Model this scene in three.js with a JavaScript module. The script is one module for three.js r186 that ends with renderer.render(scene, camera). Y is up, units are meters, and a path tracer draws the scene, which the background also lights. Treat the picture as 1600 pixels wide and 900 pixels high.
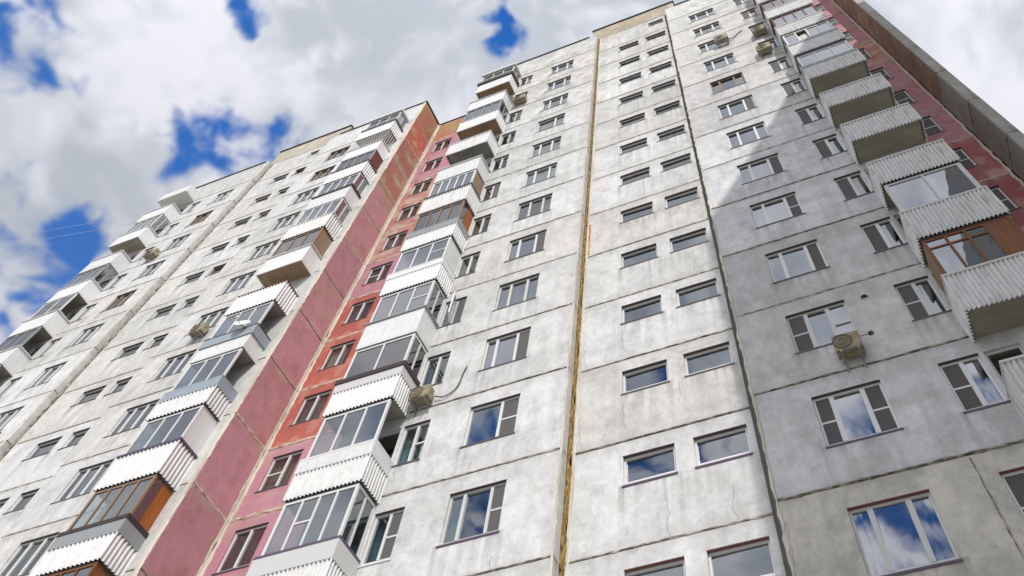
import * as THREE from 'three';
import { mergeGeometries } from 'three/addons/utils/BufferGeometryUtils.js';
import { RoundedBoxGeometry } from 'three/addons/geometries/RoundedBoxGeometry.js';

// ------------------------------------------------------------------ camera, exposure
const scene = new THREE.Scene();
const G0 = 13.3;                                   // height of the reference storey above the ground
const camera = new THREE.PerspectiveCamera(2 * Math.atan(450 / 1156.84) * 180 / Math.PI, 1024 / 576, 0.1, 4000);
camera.position.set(6.458, G0 - 10.559, 13.152);
camera.rotation.set(1.15686, 0.457315, 0.081504, 'YXZ');
camera.setViewOffset(1600, 900, -121.493, 266.419, 1600, 900);
const renderer = new THREE.WebGLRenderer({ antialias: true });
renderer.setSize(1024, 576);
renderer.toneMapping = THREE.LinearToneMapping;
renderer.toneMappingExposure = 1.0;
renderer.shadowMap.enabled = true;

// ------------------------------------------------------------------ noise
function rng(seed) { let a = seed >>> 0; return () => { a = (a + 0x6D2B79F5) | 0; let t = Math.imul(a ^ (a >>> 15), 1 | a); t = (t + Math.imul(t ^ (t >>> 7), 61 | t)) ^ t; return ((t ^ (t >>> 14)) >>> 0) / 4294967296; }; }
const LAT = new Float32Array(65536);
{ const r = rng(77); for (let i = 0; i < 65536; i++) LAT[i] = r(); }
const lat = (x, y) => LAT[((x & 255) + ((y & 255) << 8))];
function vn(x, y) {
  const xi = Math.floor(x), yi = Math.floor(y); let fx = x - xi, fy = y - yi;
  fx = fx * fx * (3 - 2 * fx); fy = fy * fy * (3 - 2 * fy);
  const a = lat(xi, yi), b = lat(xi + 1, yi), c = lat(xi, yi + 1), d = lat(xi + 1, yi + 1);
  return a + (b - a) * fx + (c - a) * fy + (a - b - c + d) * fx * fy;
}
function fbm(x, y, o) { let s = 0, a = 0.5, n = 0; for (let i = 0; i < o; i++) { s += a * vn(x, y); n += a; x = x * 2.03 + 17.3; y = y * 2.03 + 9.1; a *= 0.5; } return s / n; }
const sstep = (a, b, x) => { const t = Math.min(1, Math.max(0, (x - a) / (b - a))); return t * t * (3 - 2 * t); };
const mix = (a, b, t) => a + (b - a) * t;

// ------------------------------------------------------------------ sky and sun
const SUN = new THREE.Vector3(0.5, 0.86, 1.0).normalize();
{
  const W = 2048, H = 1024, data = new Float32Array(W * H * 4);
  // gaps between the clouds: direction and angular size
  const gaps = [[-.673, .74, .012, .034, 1], [-.667, .744, .045, .028, .8], [-.675, .738, -.028, .02, .7], [-.514, .856, -.052, .014, 1], [-.506, .86, -.07, .012, .8], [-.243, .949, -.19, .013, 1], [-.244, .944, -.222, .014, 1],
    [-.582, .798, -.156, .017, 1], [-.586, .801, -.128, .013, .8], [-.609, .773, -.178, .022, 1], [-.578, .796, -.18, .018, 1], [-.722, .68, -.126, .016, .8], [-.717, .669, -.198, .022, 1],
    [-.742, .637, -.21, .024, 1], [-.707, .68, -.196, .014, .6], [-.55, .808, -.216, .022, 1], [-.528, .822, -.211, .016, 1], [-.757, .612, -.235, .022, .9], [-.751, .636, -.179, .016, .6],
    [.03, .66, .75, .10, .62], [-.40, .62, .66, .09, .6], [-.20, .74, .64, .05, .6], [.3, .72, .6, .05, .5], [.02, .58, .81, .055, .95], [-.23, .66, .714, .04, .9]].map(([x, y, z, s, a]) => { const l = Math.hypot(x, y, z); return [x / l, y / l, z / l, s * s * 3.6, a]; });
  for (let j = 0; j < H; j++) {
    const el = ((j + 0.5) / H - 0.5) * Math.PI, cy = Math.cos(el), sy = Math.sin(el);
    for (let i = 0; i < W; i++) {
      const az = ((i + 0.5) / W - 0.5) * 2 * Math.PI, dx = Math.cos(az) * cy, dz = Math.sin(az) * cy;
      const up = Math.max(sy, 0), k = (j * W + i) * 4;
      const hz = Math.exp(-up * 3.2);
      let r = mix(0.006, 0.42, hz), g = mix(0.125, 0.55, hz), b = mix(0.50, 0.72, hz);
      if (sy > -0.02) {
        const q = 1 / (up + 0.22), px = dx * q * 3.1 + 40, pz = dz * q * 3.1 + 40;
        const wx = (fbm(px * 1.3 + 5, pz * 1.3, 3) - 0.5) * 0.9, wz = (fbm(px * 1.3, pz * 1.3 + 31, 3) - 0.5) * 0.9;
        const n = fbm(px + wx, pz + wz, 6), fine = fbm(px * 3.3 + wz * 2, pz * 3.3 + wx * 2, 5);
        let open = 0;
        for (const h of gaps) { const c = dx * h[0] + sy * h[1] + dz * h[2]; if (c > 0.97) open += h[4] * Math.exp(-(2 - 2 * c) / h[3]); }
        let wisp = 0.5; if (open > 0.02) wisp = fbm(px * 11 + wx * 6 + fine * 3, pz * 11 + wz * 6, 6);
        const dens = n * 0.9 + (fine - 0.5) * 0.7 + 0.34 - Math.min(1.5, open) * 0.62 + (wisp - 0.5) * 2.0 * sstep(0.02, 0.5, open);
        const cov = sstep(-0.26, 0.60, dens);
        const thick = sstep(0.55, 0.95, dens + (fine - 0.5) * 0.3);
        const sc = dx * SUN.x + sy * SUN.y + dz * SUN.z, glow = Math.pow(Math.max(0, 0.5 + 0.5 * sc), 2.2);
        const billow = 0.58 * fbm(px * 1.9 + 90 + wx * 1.5, pz * 1.9 + wz * 1.5, 6) + 0.12 * vn(px * 14 + fine * 9, pz * 14 + wx * 12) + 0.30 * fbm(px * 5.5 + wx * 4, pz * 5.5 + 60 + wz * 4, 5);
        const bl = sstep(0.33, 0.62, billow), lum = (mix(0.53, 0.76, bl) - 0.02 * thick) * (0.78 + 1.1 * glow);
        const cr = lum * mix(0.88, 0.99, bl), cg = lum * mix(0.945, 0.995, bl), cb = lum * 1.06;
        r = mix(r, cr, cov); g = mix(g, cg, cov); b = mix(b, cb, cov);
      } else { r = 0.3; g = 0.3; b = 0.3; }
      data[k] = Math.max(0.004, r); data[k + 1] = g; data[k + 2] = b; data[k + 3] = 1;
    }
  }
  const t = new THREE.DataTexture(data, W, H, THREE.RGBAFormat, THREE.FloatType);
  t.mapping = THREE.EquirectangularReflectionMapping; t.magFilter = THREE.LinearFilter; t.minFilter = THREE.LinearFilter; t.needsUpdate = true;
  scene.background = t; scene.environment = t;
}
const sun = new THREE.DirectionalLight(new THREE.Color().setRGB(1.0, 0.965, 0.91), 2.55);
sun.target.position.set(0, 20, 0); sun.position.copy(SUN).multiplyScalar(150).add(sun.target.position);
sun.castShadow = true; sun.shadow.mapSize.set(4096, 4096);
Object.assign(sun.shadow.camera, { left: -70, right: 70, top: 70, bottom: -70, near: 1, far: 400 });
scene.add(sun, sun.target);

// ------------------------------------------------------------------ naming helpers
const counts = new Map();
function numbered(n) { const c = counts.get(n) || 0; counts.set(n, c + 1); return c ? `${n}_${String(c).padStart(3, '0')}` : n; }
function mesh(name, geo, mat, parent, x = 0, y = 0, z = 0) {
  const m = new THREE.Mesh(geo, mat); m.name = numbered(name); m.position.set(x, y, z);
  m.castShadow = m.receiveShadow = true; parent.add(m); return m;
}
function tag(o, label, category, group) { o.userData.label = label; o.userData.category = category; if (group) o.userData.group = group; return o; }
function thing(name, label, category, x, y, z, group) { const g = new THREE.Group(); g.name = numbered(name); g.position.set(x, y, z); scene.add(g); return tag(g, label, category, group); }
const UNIT = new THREE.BoxGeometry(1, 1, 1);
function box(name, mat, parent, x0, x1, y0, y1, z0, z1) {
  const m = mesh(name, UNIT, mat, parent, (x0 + x1) / 2, (y0 + y1) / 2, (z0 + z1) / 2); m.scale.set(x1 - x0, y1 - y0, z1 - z0); return m;
}
function boxGeo([x0, x1, y0, y1, z0, z1]) { const g = new THREE.BoxGeometry(x1 - x0, y1 - y0, z1 - z0); g.translate((x0 + x1) / 2, (y0 + y1) / 2, (z0 + z1) / 2); return g; }
const barCache = new Map();
function bars(list) { const k = JSON.stringify(list.map(b => b.map(v => Math.round(v * 1000)))); if (!barCache.has(k)) barCache.set(k, mergeGeometries(list.map(boxGeo))); return barCache.get(k); }

// ------------------------------------------------------------------ textures and materials
const toS = v => { v = Math.min(1, Math.max(0, v)); return 255 * (v <= 0.0031308 ? 12.92 * v : 1.055 * Math.pow(v, 1 / 2.4) - 0.055); };
function dataTex(w, h, fn, srgb = true) {
  const d = new Uint8Array(w * h * 4);
  for (let j = 0; j < h; j++) for (let i = 0; i < w; i++) { const c = fn(i, j), k = (j * w + i) * 4; for (let n = 0; n < 3; n++) d[k + n] = srgb ? toS(c[n]) : Math.min(255, Math.max(0, c[n] * 255)); d[k + 3] = 255; }
  const t = new THREE.DataTexture(d, w, h); if (srgb) t.colorSpace = THREE.SRGBColorSpace;
  t.magFilter = THREE.LinearFilter; t.minFilter = THREE.LinearMipmapLinearFilter; t.generateMipmaps = true; t.wrapS = t.wrapT = THREE.RepeatWrapping; t.needsUpdate = true; return t;
}
const std = (r, g, b, rough = 0.8, metal = 0, extra = {}) => new THREE.MeshStandardMaterial({ color: new THREE.Color().setRGB(r, g, b), roughness: rough, metalness: metal, ...extra });
// weathered painted concrete, one sheet for one panel of w x h metres
const PX = 90;
function panelTex(w, h, o) {
  const W = Math.round(w * PX), H = Math.round(h * PX), r = rng(o.seed), sx = r() * 200, sy = r() * 200, B = o.base, wins = o.wins || [];
  const worn = o.worn || [0.46, 0.45, 0.42], wornAmt = o.wornAmt ?? 0.3, dirt = o.dirt ?? 1;
  const reps = Array.from({ length: 1 + Math.floor(r() * 3) }, () => { const x = r() * w, y = r() * h; return [x, x + 0.3 + r() * 1.1, y, y + 0.2 + r() * 0.7, (r() - 0.42) * 0.2, r() * 60]; });
  const cracks = []; const nc = Math.floor(r() * 3.5) + 1;
  for (let c = 0; c < nc; c++) { let x = r() * w, y = r() * h * 0.9, L = 0.3 + r() * 0.9; cracks.push([x, y, L, r() * 50]); }
  return dataTex(W, H, (i, j) => {
    const x = i / PX, y = j / PX, top = h - y;
    const n1 = fbm(x * 0.8 + sx, y * 0.9 + sy, 4), n2 = fbm(x * 3.1 + sy, y * 2.6 + sx, 4), n3 = vn(x * 23 + sx, y * 23 + sy), st = fbm(x * 6 + sx, y * 0.55 + sy, 3);
    let L = 1 + dirt * ((n1 - 0.5) * 0.24 + (n2 - 0.5) * 0.36 + (n3 - 0.5) * 0.12 + (fbm(x * 10 + sy, y * 8.5 + sx, 3) - 0.5) * 0.22 + (st - 0.5) * 0.14);
    const pe = sstep(0.60 - wornAmt * 0.16, 0.70, fbm(x * 1.7 + sx * 1.3, y * 1.9 + sy, 5)) * wornAmt;
    for (const q of reps) { const ex = (vn(y * 7 + q[5], 1) - 0.5) * 0.12, ey = (vn(x * 7 + q[5], 5) - 0.5) * 0.12; const inn = sstep(0, 0.05, x - q[0] + ex) * sstep(0, 0.05, q[1] - x + ex) * sstep(0, 0.05, y - q[2] + ey) * sstep(0, 0.05, q[3] - y + ey); L *= 1 + inn * q[4]; }
    const sm = (Math.exp(-Math.abs(top - 0.02) / (0.05 + 0.10 * vn(x * 1.4 + sx, 8))) + 0.8 * Math.exp(-y / (0.04 + 0.09 * vn(x * 1.7 + sy, 2)))) * sstep(0.42, 0.6, fbm(x * 1.9 + sy, sx + 3, 3));
    let stain = 0;
    const e = 0.5 + 0.9 * (vn(x * 5 + sx, 3.1 + sy) - 0.3);
    stain += Math.exp(-top / (0.10 + 0.12 * vn(x * 2.2 + sx, sy))) * 0.42 * e + Math.exp(-y / 0.07) * 0.34 * e;
    stain += (Math.exp(-x / 0.05) + Math.exp(-(w - x) / 0.05)) * 0.25 * vn(y * 4, sx);
    for (const q of wins) if (x > q[0] - 0.12 && x < q[1] + 0.12 && y < q[2]) {
      const d = q[2] - y, ed = Math.exp(-Math.min(Math.abs(x - q[0]), Math.abs(x - q[1])) / 0.09);
      stain += Math.exp(-d / 0.7) * (0.42 * sstep(0.38, 0.8, vn(x * 9 + sx, d * 0.8 + sy)) + 0.22 * ed);
    } else if (y > q[3] && y < q[3] + 0.16 && x > q[0] - 0.06 && x < q[1] + 0.06) stain += 0.14 * vn(x * 6 + sx, y * 3);
    for (const c of cracks) if (y < c[1] && y > c[1] - c[2]) { const cx = c[0] + (vn(y * 6 + c[3], 0.5) - 0.5) * 0.16; if (Math.abs(x - cx) < 0.011) stain += 0.5; }
    stain = Math.min(0.7, stain * dirt * 0.85);
    const out = [0, 0, 0];
    for (let k = 0; k < 3; k++) { let v = mix(mix(B[k], worn[k], pe) * L, Math.max(B[k], [0.60, 0.55, 0.45][k] * (o.smear ?? 1)), Math.min(0.7, sm * 0.6)); out[k] = mix(v, [0.17, 0.163, 0.15][k], stain); }
    return out;
  });
}
const bumpTex = dataTex(512, 512, (i, j) => { const v = 0.55 * fbm(i / 40, j / 40, 4) + 0.45 * vn(i / 2.3, j / 2.3); return [v, v, v]; }, false);
function panelMats(w, h, list) {
  return list.map(o => { const b = bumpTex.clone(); b.repeat.set(w / 1.7, h / 1.7); b.needsUpdate = true; return new THREE.MeshStandardMaterial({ map: panelTex(w, h, o), bumpMap: b, bumpScale: 0.006, roughness: 0.93 }); });
}
const woodTex = dataTex(128, 128, (i, j) => { const g = fbm(i / 5, j / 55, 4), v = 0.6 + 0.8 * g; return [0.20 * v, 0.075 * v, 0.022 * v]; });
const slabTexOf = (r0, g0, b0) => dataTex(128, 64, (i, j) => { const v = 0.7 + 0.6 * fbm(i / 22 + r0 * 90, j / 22, 4); return [r0 * v, g0 * v, b0 * v]; });
const M = {
  white: std(0.74, 0.74, 0.74, 0.42), white2: std(0.62, 0.62, 0.61, 0.5), greyFrame: std(0.30, 0.32, 0.33, 0.5), blueGrey: std(0.32, 0.37, 0.42, 0.5), dark: std(0.045, 0.043, 0.047, 0.6),
  purple: std(0.11, 0.07, 0.13, 0.5), brownBand: std(0.045, 0.026, 0.024, 0.6), wood: new THREE.MeshStandardMaterial({ map: woodTex, roughness: 0.6 }), oldWood: std(0.30, 0.20, 0.13, 0.8), redWood: std(0.16, 0.035, 0.025, 0.7),
  orange: new THREE.MeshStandardMaterial({ roughness: 0.65, map: dataTex(64, 64, (i, j) => { const v = (0.55 + 0.8 * fbm(i / 4, j / 26, 4)) * (i % 22 < 1 ? 0.5 : 1); return [0.40 * v, 0.115 * v, 0.02 * v]; }) }), sill: std(0.10, 0.085, 0.105, 0.5, 0.0), interior: std(0.34, 0.33, 0.31, 0.95), ceiling: std(0.42, 0.41, 0.38, 0.95), coping: std(0.07, 0.065, 0.06, 0.6, 0.3), seam: null,
  creamPaint: std(0.62, 0.55, 0.42, 0.9), tar: std(0.035, 0.033, 0.03, 0.95), greyMetal: std(0.36, 0.37, 0.38, 0.45, 0.5), acBody: new THREE.MeshStandardMaterial({ roughness: 0.6, map: dataTex(64, 64, (i, j) => { const v = 0.6 + 0.7 * fbm(i / 14, j / 14, 4); return [0.5 * v, 0.48 * v, 0.41 * v]; }) }), acOld: new THREE.MeshStandardMaterial({ roughness: 0.75, map: dataTex(64, 64, (i, j) => { const n = fbm(i / 20 + 5, j / 20, 3), m = sstep(0.25, 0.75, n); return [mix(0.27, 0.36, m), mix(0.21, 0.31, m), mix(0.12, 0.22, m)]; }) }), acDark: std(0.04, 0.04, 0.04, 0.6), green: std(0.22, 0.32, 0.27, 0.7),
};
const warpTex = dataTex(64, 64, (i, j) => { const v = fbm(i / 30, j / 24, 2); return [v, v, v]; }, false);
const glassOf = (r, g, b, ior = 2.3) => new THREE.MeshPhysicalMaterial({ color: new THREE.Color().setRGB(r, g, b), transmission: 1, thickness: 0, roughness: 0.015, ior, specularIntensity: 1, bumpMap: warpTex, bumpScale: 0.0008 });
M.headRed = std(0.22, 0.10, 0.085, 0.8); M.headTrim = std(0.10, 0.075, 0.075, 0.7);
M.glass = [glassOf(0.62, 0.70, 0.72), glassOf(0.5, 0.57, 0.62, 2.6), glassOf(0.7, 0.72, 0.70, 2.0)];
M.balGlass = [glassOf(0.38, 0.42, 0.44), glassOf(0.30, 0.34, 0.37, 2.6), glassOf(0.44, 0.44, 0.42, 2.0)];
M.tint = glassOf(0.22, 0.21, 0.25, 2.5); M.skyGlass = glassOf(0.35, 0.42, 0.5, 3.2);
M.net = new THREE.MeshPhysicalMaterial({ color: new THREE.Color().setRGB(0.17, 0.16, 0.16), transmission: 0.35, thickness: 0, roughness: 1 });
M.curtain = [std(0.72, 0.70, 0.66, 0.95), std(0.45, 0.40, 0.30, 0.95), std(0.25, 0.33, 0.42, 0.95), std(0.55, 0.50, 0.46, 0.95), std(0.30, 0.27, 0.25, 0.95)];
M.curtainBlue = std(0.06, 0.18, 0.42, 0.95);
M.slab = { brown: new THREE.MeshStandardMaterial({ map: slabTexOf(0.30, 0.20, 0.12), roughness: 0.95 }), beige: new THREE.MeshStandardMaterial({ map: slabTexOf(0.36, 0.33, 0.265), roughness: 0.95 }), grey: new THREE.MeshStandardMaterial({ map: slabTexOf(0.24, 0.235, 0.21), roughness: 0.95 }), tan: new THREE.MeshStandardMaterial({ map: slabTexOf(0.42, 0.30, 0.19), roughness: 0.95 }) };
const cladTex = (v0, s0, sc) => dataTex(512, 128, (i, j) => { const st = fbm(i / 7 + s0, j / 70 + s0, 4), m = sstep(0.52, 0.75, st) * (0.35 + 0.65 * vn(i / 40 + s0, 2)), v = v0 * (0.9 + 0.2 * fbm(i / 26, j / 26 + s0, 4)) * (1 - 0.3 * Math.exp(-j / 9) * vn(i / 9 + s0, 7)); return [mix(v, v * 0.62, m * sc), mix(v, v * 0.53, m * sc), mix(v, v * 0.42, m * sc)]; });
M.corrs = [[0.80, 3], [0.75, 21], [0.78, 47], [0.70, 77]].map(([v, q]) => new THREE.MeshStandardMaterial({ map: cladTex(v, q, 0.38), roughness: 0.55, side: THREE.DoubleSide }));
M.corrGreys = [[0.72, 13], [0.66, 31], [0.70, 57]].map(([v, q]) => new THREE.MeshStandardMaterial({ map: cladTex(v, q, 0.7), roughness: 0.6, side: THREE.DoubleSide }));
M.boards = [[0.82, 5], [0.75, 25], [0.79, 65]].map(([v, q]) => new THREE.MeshStandardMaterial({ map: cladTex(v, q, 0.35), roughness: 0.55 }));
M.corr = new THREE.MeshStandardMaterial({ map: dataTex(256, 64, (i, j) => { const v = 0.68 + 0.16 * (fbm(i / 9, j / 30, 4) - 0.5) - 0.12 * Math.exp(-j / 7); return [v, v, v * 0.985]; }), roughness: 0.5, side: THREE.DoubleSide });
M.corrGrey = new THREE.MeshStandardMaterial({ map: dataTex(256, 64, (i, j) => { const v = 0.56 + 0.22 * (fbm(i / 9 + 7, j / 24, 4) - 0.5) - 0.16 * Math.exp(-j / 6); return [v, v, v * 0.97]; }), roughness: 0.6, side: THREE.DoubleSide });

// ------------------------------------------------------------------ the ground
const ground = mesh('ground', new THREE.PlaneGeometry(3000, 3000).rotateX(-Math.PI / 2), new THREE.MeshStandardMaterial({ map: (() => { const t = dataTex(512, 512, (i, j) => { const v = 0.8 + 0.5 * fbm(i / 30, j / 30, 5); return [0.27 * v, 0.265 * v, 0.235 * v]; }); t.repeat.set(300, 300); return t; })(), roughness: 0.95 }), scene, 0, 0, 0);
ground.userData.kind = 'structure';

// ------------------------------------------------------------------ a neighbouring tower behind the viewer's right shoulder: its shade falls on the facade
{
  const hT = G0 + 10.3 + 0.86 * 28, t = thing('tower_block', 'grey panel tower block opposite the facade, out of the photo behind the viewer', 'tower block', 26.5, 0, 18);
  const wm = std(0.45, 0.44, 0.42, 0.9), gm = std(0.05, 0.06, 0.07, 0.15);
  box('wall', wm, t, -7.95, 8, 0, hT, -10, 10); box('roof_edge', M.coping, t, -7.9, 7.9, hT, hT + 0.0, -9.9, 9.9).scale.y = 0.02;
  for (let f = 0; f < 16; f++) for (let c = 0; c < 4; c++) box('window', gm, t, -7.97, -7.93, 1 + f * 2.9, 2.4 + f * 2.9, -8.5 + c * 4.7, -6.9 + c * 4.7);
}

// ------------------------------------------------------------------ the apartment building
const FH = 2.8, J = k => G0 + 2.734 + FH * k, R0 = r => G0 + FH * r;   // joint above storey r, level of storey r
const bld = thing('apartment_building', 'tall grey and pink panel apartment building with stacked balconies filling the photo', 'apartment building', 0, 0, 0);
const LOW = -5, TOP = 12;
const rnd = rng(4242);
const GREY = [0.645, 0.64, 0.63], BEIGE = [0.66, 0.63, 0.565], PINK = [0.56, 0.285, 0.32], PINK2 = [0.50, 0.235, 0.285], RED = [0.47, 0.12, 0.09], PEACH = [0.55, 0.27, 0.21], ORANGE = [0.43, 0.175, 0.105], LAV = [0.62, 0.617, 0.625], WARM = [0.68, 0.67, 0.65];
const GAP = 0.02;
function holePath(q) { const p = new THREE.Path(); p.moveTo(q[0], q[2]); p.lineTo(q[0], q[3]); p.lineTo(q[1], q[3]); p.lineTo(q[1], q[2]); p.closePath(); return p; }
function panelGeo(w, h, holes, depth = 0.26) {
  const s = new THREE.Shape(), b = 0.012; s.moveTo(b, b); s.lineTo(w - b, b); s.lineTo(w - b, h - b); s.lineTo(b, h - b); s.closePath();
  for (const q of holes) s.holes.push(holePath(q));
  const g = new THREE.ExtrudeGeometry(s, { depth, bevelEnabled: true, bevelSize: b, bevelThickness: b, bevelSegments: 1, steps: 1 });
  g.translate(0, 0, -depth - b);
  const P = g.attributes.position, uv = g.attributes.uv; for (let i = 0; i < P.count; i++) uv.setXY(i, P.getX(i) / w, P.getY(i) / h);
  return g;
}
// one stack of panels: x0..x1 on the plane z, the same openings on every storey; turn = rotation about y at the left end
function stack(o) {
  const w = o.x1 - o.x0 - 2 * GAP, h = FH - 2 * GAP;
  const holes = (o.wins || []).map(q => [q[0] - o.x0 - GAP, q[1] - o.x0 - GAP, q[2] + 0.066 - GAP, q[3] + 0.066 - GAP]);
  const g = panelGeo(w, h, holes), blind = holes.length ? panelGeo(w, h, o.topWin ? [[o.topWin[0] - o.x0 - GAP, o.topWin[1] - o.x0 - GAP, o.topWin[2] + 0.066 - GAP, o.topWin[3] + 0.066 - GAP]] : []) : g;
  const sets = {}; const seed0 = o.seed;
  for (const key of Object.keys(o.tones)) sets[key] = panelMats(w, h, Array.from({ length: o.tones[key].n || 3 }, (_, i) => ({ ...o.tones[key], seed: seed0 + i * 31 + key.length * 7, wins: holes })));
  for (let r = o.from ?? LOW; r <= (o.to ?? TOP); r++) {
    const key = o.tone ? o.tone(r) : 'a', arr = sets[key], open = r <= (o.lastOpen ?? 11) && r >= -2;
    const bm = arr[((r + 20) * 7 + (r * r) % 5) % arr.length], ti = Math.floor(rnd() * 4); bm.tints ||= {}; const tv = [1, 0.92, 1.06, 0.98][ti];
    const m = mesh('wall_panel', open ? g : blind, bm.tints[ti] ||= Object.assign(bm.clone(), { color: new THREE.Color().setRGB(tv, tv * [1, 0.995, 1, 0.985][ti], tv * [1, 0.98, 1.01, 0.96][ti]) }), o.parent || bld);
    const y = J(r - 1) + GAP, jz = (rnd() - 0.5) * 0.012;
    if (o.turn) { m.rotation.y = o.turn; m.position.set(o.px + jz * (o.turn > 0 ? 1 : -1), y, o.pz); } else m.position.set(o.x0 + GAP, y, o.z + jz);
  }
}
const W_T = 2.238, W_B = 0.866, S_T = 2.30, S_B = 1.484;
const D = -0.19, ZS = -0.32, ZP = -2.12, XP = -12.735, XR = 14.333;
const winW1 = [-2.99, -1.44, W_B, W_T], winW0 = [-5.08, -4.22, W_B, W_T], doorW0 = [-5.98, -5.16, 0.12, W_T], winS1 = [1.414, 2.713, S_B, S_T], winS2 = [3.158, 4.455, S_B, S_T], winW2 = [6.03, 7.585, W_B, W_T], winW3 = [8.82, 9.70, W_B, W_T], doorW3 = [9.78, 10.56, 0.12, W_T];
const winP = [-12.2, -10.95, 0.90, 2.30], winPR = [12.42, 13.66, 0.90, 2.30], winLW = [-19.05, -17.46, W_B, W_T], winLS2 = [-21.95, -21.05, S_B, S_T], winLS1 = [-23.72, -22.42, S_B, S_T], winLB = [-28.02, -26.6, W_B, W_T], winLB0 = [-30.1, -29.3, W_B, W_T], doorLB = [-31.2, -30.4, 0.12, W_T], doorL = [-15.2, -14.3, 0.12, W_T];
const winS2t = [3.45, 4.455, S_B, S_T - 0.12], winLS2t = [-21.95, -21.15, S_B, S_T - 0.2];
const gA = { base: GREY, n: 4 }, gW = { base: WARM, n: 2, wornAmt: 0.45 };
const greyTone = r => (r >= 9 ? 'warm' : 'a');
stack({ x0: -33.5, x1: -25.42, z: D, wins: [winLB, winLB0, doorLB], tones: { a: { ...gA, n: 2 } }, seed: 11, from: -1 });
stack({ x0: -25.28, x1: -20.3, z: D + ZS, wins: [winLS1, winLS2], tones: { a: { ...gA, n: 3 } }, seed: 91, from: -1, lastOpen: 11, topWin: winLS2t });
stack({ x0: -20.3, x1: XP, z: D, wins: [winLW, doorL], tones: { a: { ...gA, n: 3 } }, seed: 171, from: -2 });
const pinkRow = r => r >= 12 ? 'orange' : r === 11 ? 'red' : r >= 9 ? 'mixed' : r === 8 || r === 5 ? 'worn' : 'a';
stack({ x0: 0, x1: D - ZP, z: 0, turn: Math.PI / 2, px: XP, pz: D - GAP, tones: { a: { base: PINK, n: 3, worn: [0.45, 0.2, 0.2], wornAmt: 0.5, dirt: 0.55 }, worn: { base: PINK, n: 2, worn: [0.5, 0.34, 0.25], wornAmt: 0.6, dirt: 0.7 }, mixed: { base: [0.46, 0.19, 0.15], n: 2, worn: [0.48, 0.36, 0.24], wornAmt: 1, dirt: 0.8 }, red: { base: [0.50, 0.13, 0.09], n: 1, worn: [0.5, 0.28, 0.17], wornAmt: 0.9, dirt: 0.7 }, orange: { base: ORANGE, n: 1, worn: [0.4, 0.27, 0.1], wornAmt: 0.9, dirt: 0.8 } }, tone: pinkRow, seed: 251 });
stack({ x0: XP, x1: -7.28, z: ZP, wins: [winP], tones: { a: { base: PINK2, n: 2, worn: [0.52, 0.33, 0.27], wornAmt: 0.4, dirt: 0.5 }, red: { base: RED, n: 2, worn: [0.56, 0.25, 0.18], wornAmt: 0.7, dirt: 0.6 }, peach: { base: [0.5, 0.22, 0.21], n: 2, worn: [0.58, 0.42, 0.33], wornAmt: 1, dirt: 0.6 }, orange: { base: ORANGE, n: 1, worn: [0.35, 0.26, 0.1], wornAmt: 1, dirt: 0.8 } }, tone: r => r >= 12 ? 'orange' : r >= 3 && r <= 5 ? 'red' : r >= 7 && r <= 9 ? 'peach' : 'a', seed: 331 });
stack({ x0: -7.28, x1: -0.02, z: 0, wins: [winW1, winW0, doorW0], tones: { a: { ...gA, n: 5 }, warm: gW }, tone: greyTone, seed: 411 });
stack({ x0: 0.07, x1: 4.63, z: ZS, wins: [winS1, winS2], tones: { a: { ...gA, n: 5 }, warm: gW }, tone: greyTone, seed: 491, topWin: winS2t });
stack({ x0: 4.74, x1: 11.95, z: 0, wins: [winW2, winW3, doorW3], tones: { a: { base: LAV, n: 5 }, warm: gW, beige: { base: BEIGE, n: 1, wornAmt: 0.6 } }, tone: r => r <= -1 ? 'beige' : greyTone(r), seed: 571 });
stack({ x0: 11.95, x1: XR, z: ZP, wins: [winPR], tones: { a: { base: PINK, n: 2, worn: [0.45, 0.2, 0.2], wornAmt: 0.5, dirt: 0.6 }, red: { base: [0.38, 0.12, 0.125], n: 2, worn: [0.5, 0.3, 0.26], wornAmt: 0.8, dirt: 0.7 }, peach: { base: [0.5, 0.24, 0.19], n: 1, worn: [0.56, 0.4, 0.3], wornAmt: 1, dirt: 0.6 } }, tone: r => r === 3 || r === 4 ? 'red' : r === 8 ? 'peach' : 'a', seed: 731 });
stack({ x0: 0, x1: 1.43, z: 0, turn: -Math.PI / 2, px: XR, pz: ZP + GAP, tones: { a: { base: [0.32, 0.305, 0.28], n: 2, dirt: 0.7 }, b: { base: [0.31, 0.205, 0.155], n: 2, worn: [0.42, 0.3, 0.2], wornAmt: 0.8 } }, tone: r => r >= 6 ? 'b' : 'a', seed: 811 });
// the end wall beyond the right recess, front edge and far side
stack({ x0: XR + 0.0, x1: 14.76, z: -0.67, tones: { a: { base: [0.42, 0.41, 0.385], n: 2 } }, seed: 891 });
box('end_wall', std(0.42, 0.41, 0.38, 0.93), bld, XR + 0.3, 14.75, 0, J(TOP) - 0.05, -14, -0.96);

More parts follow.
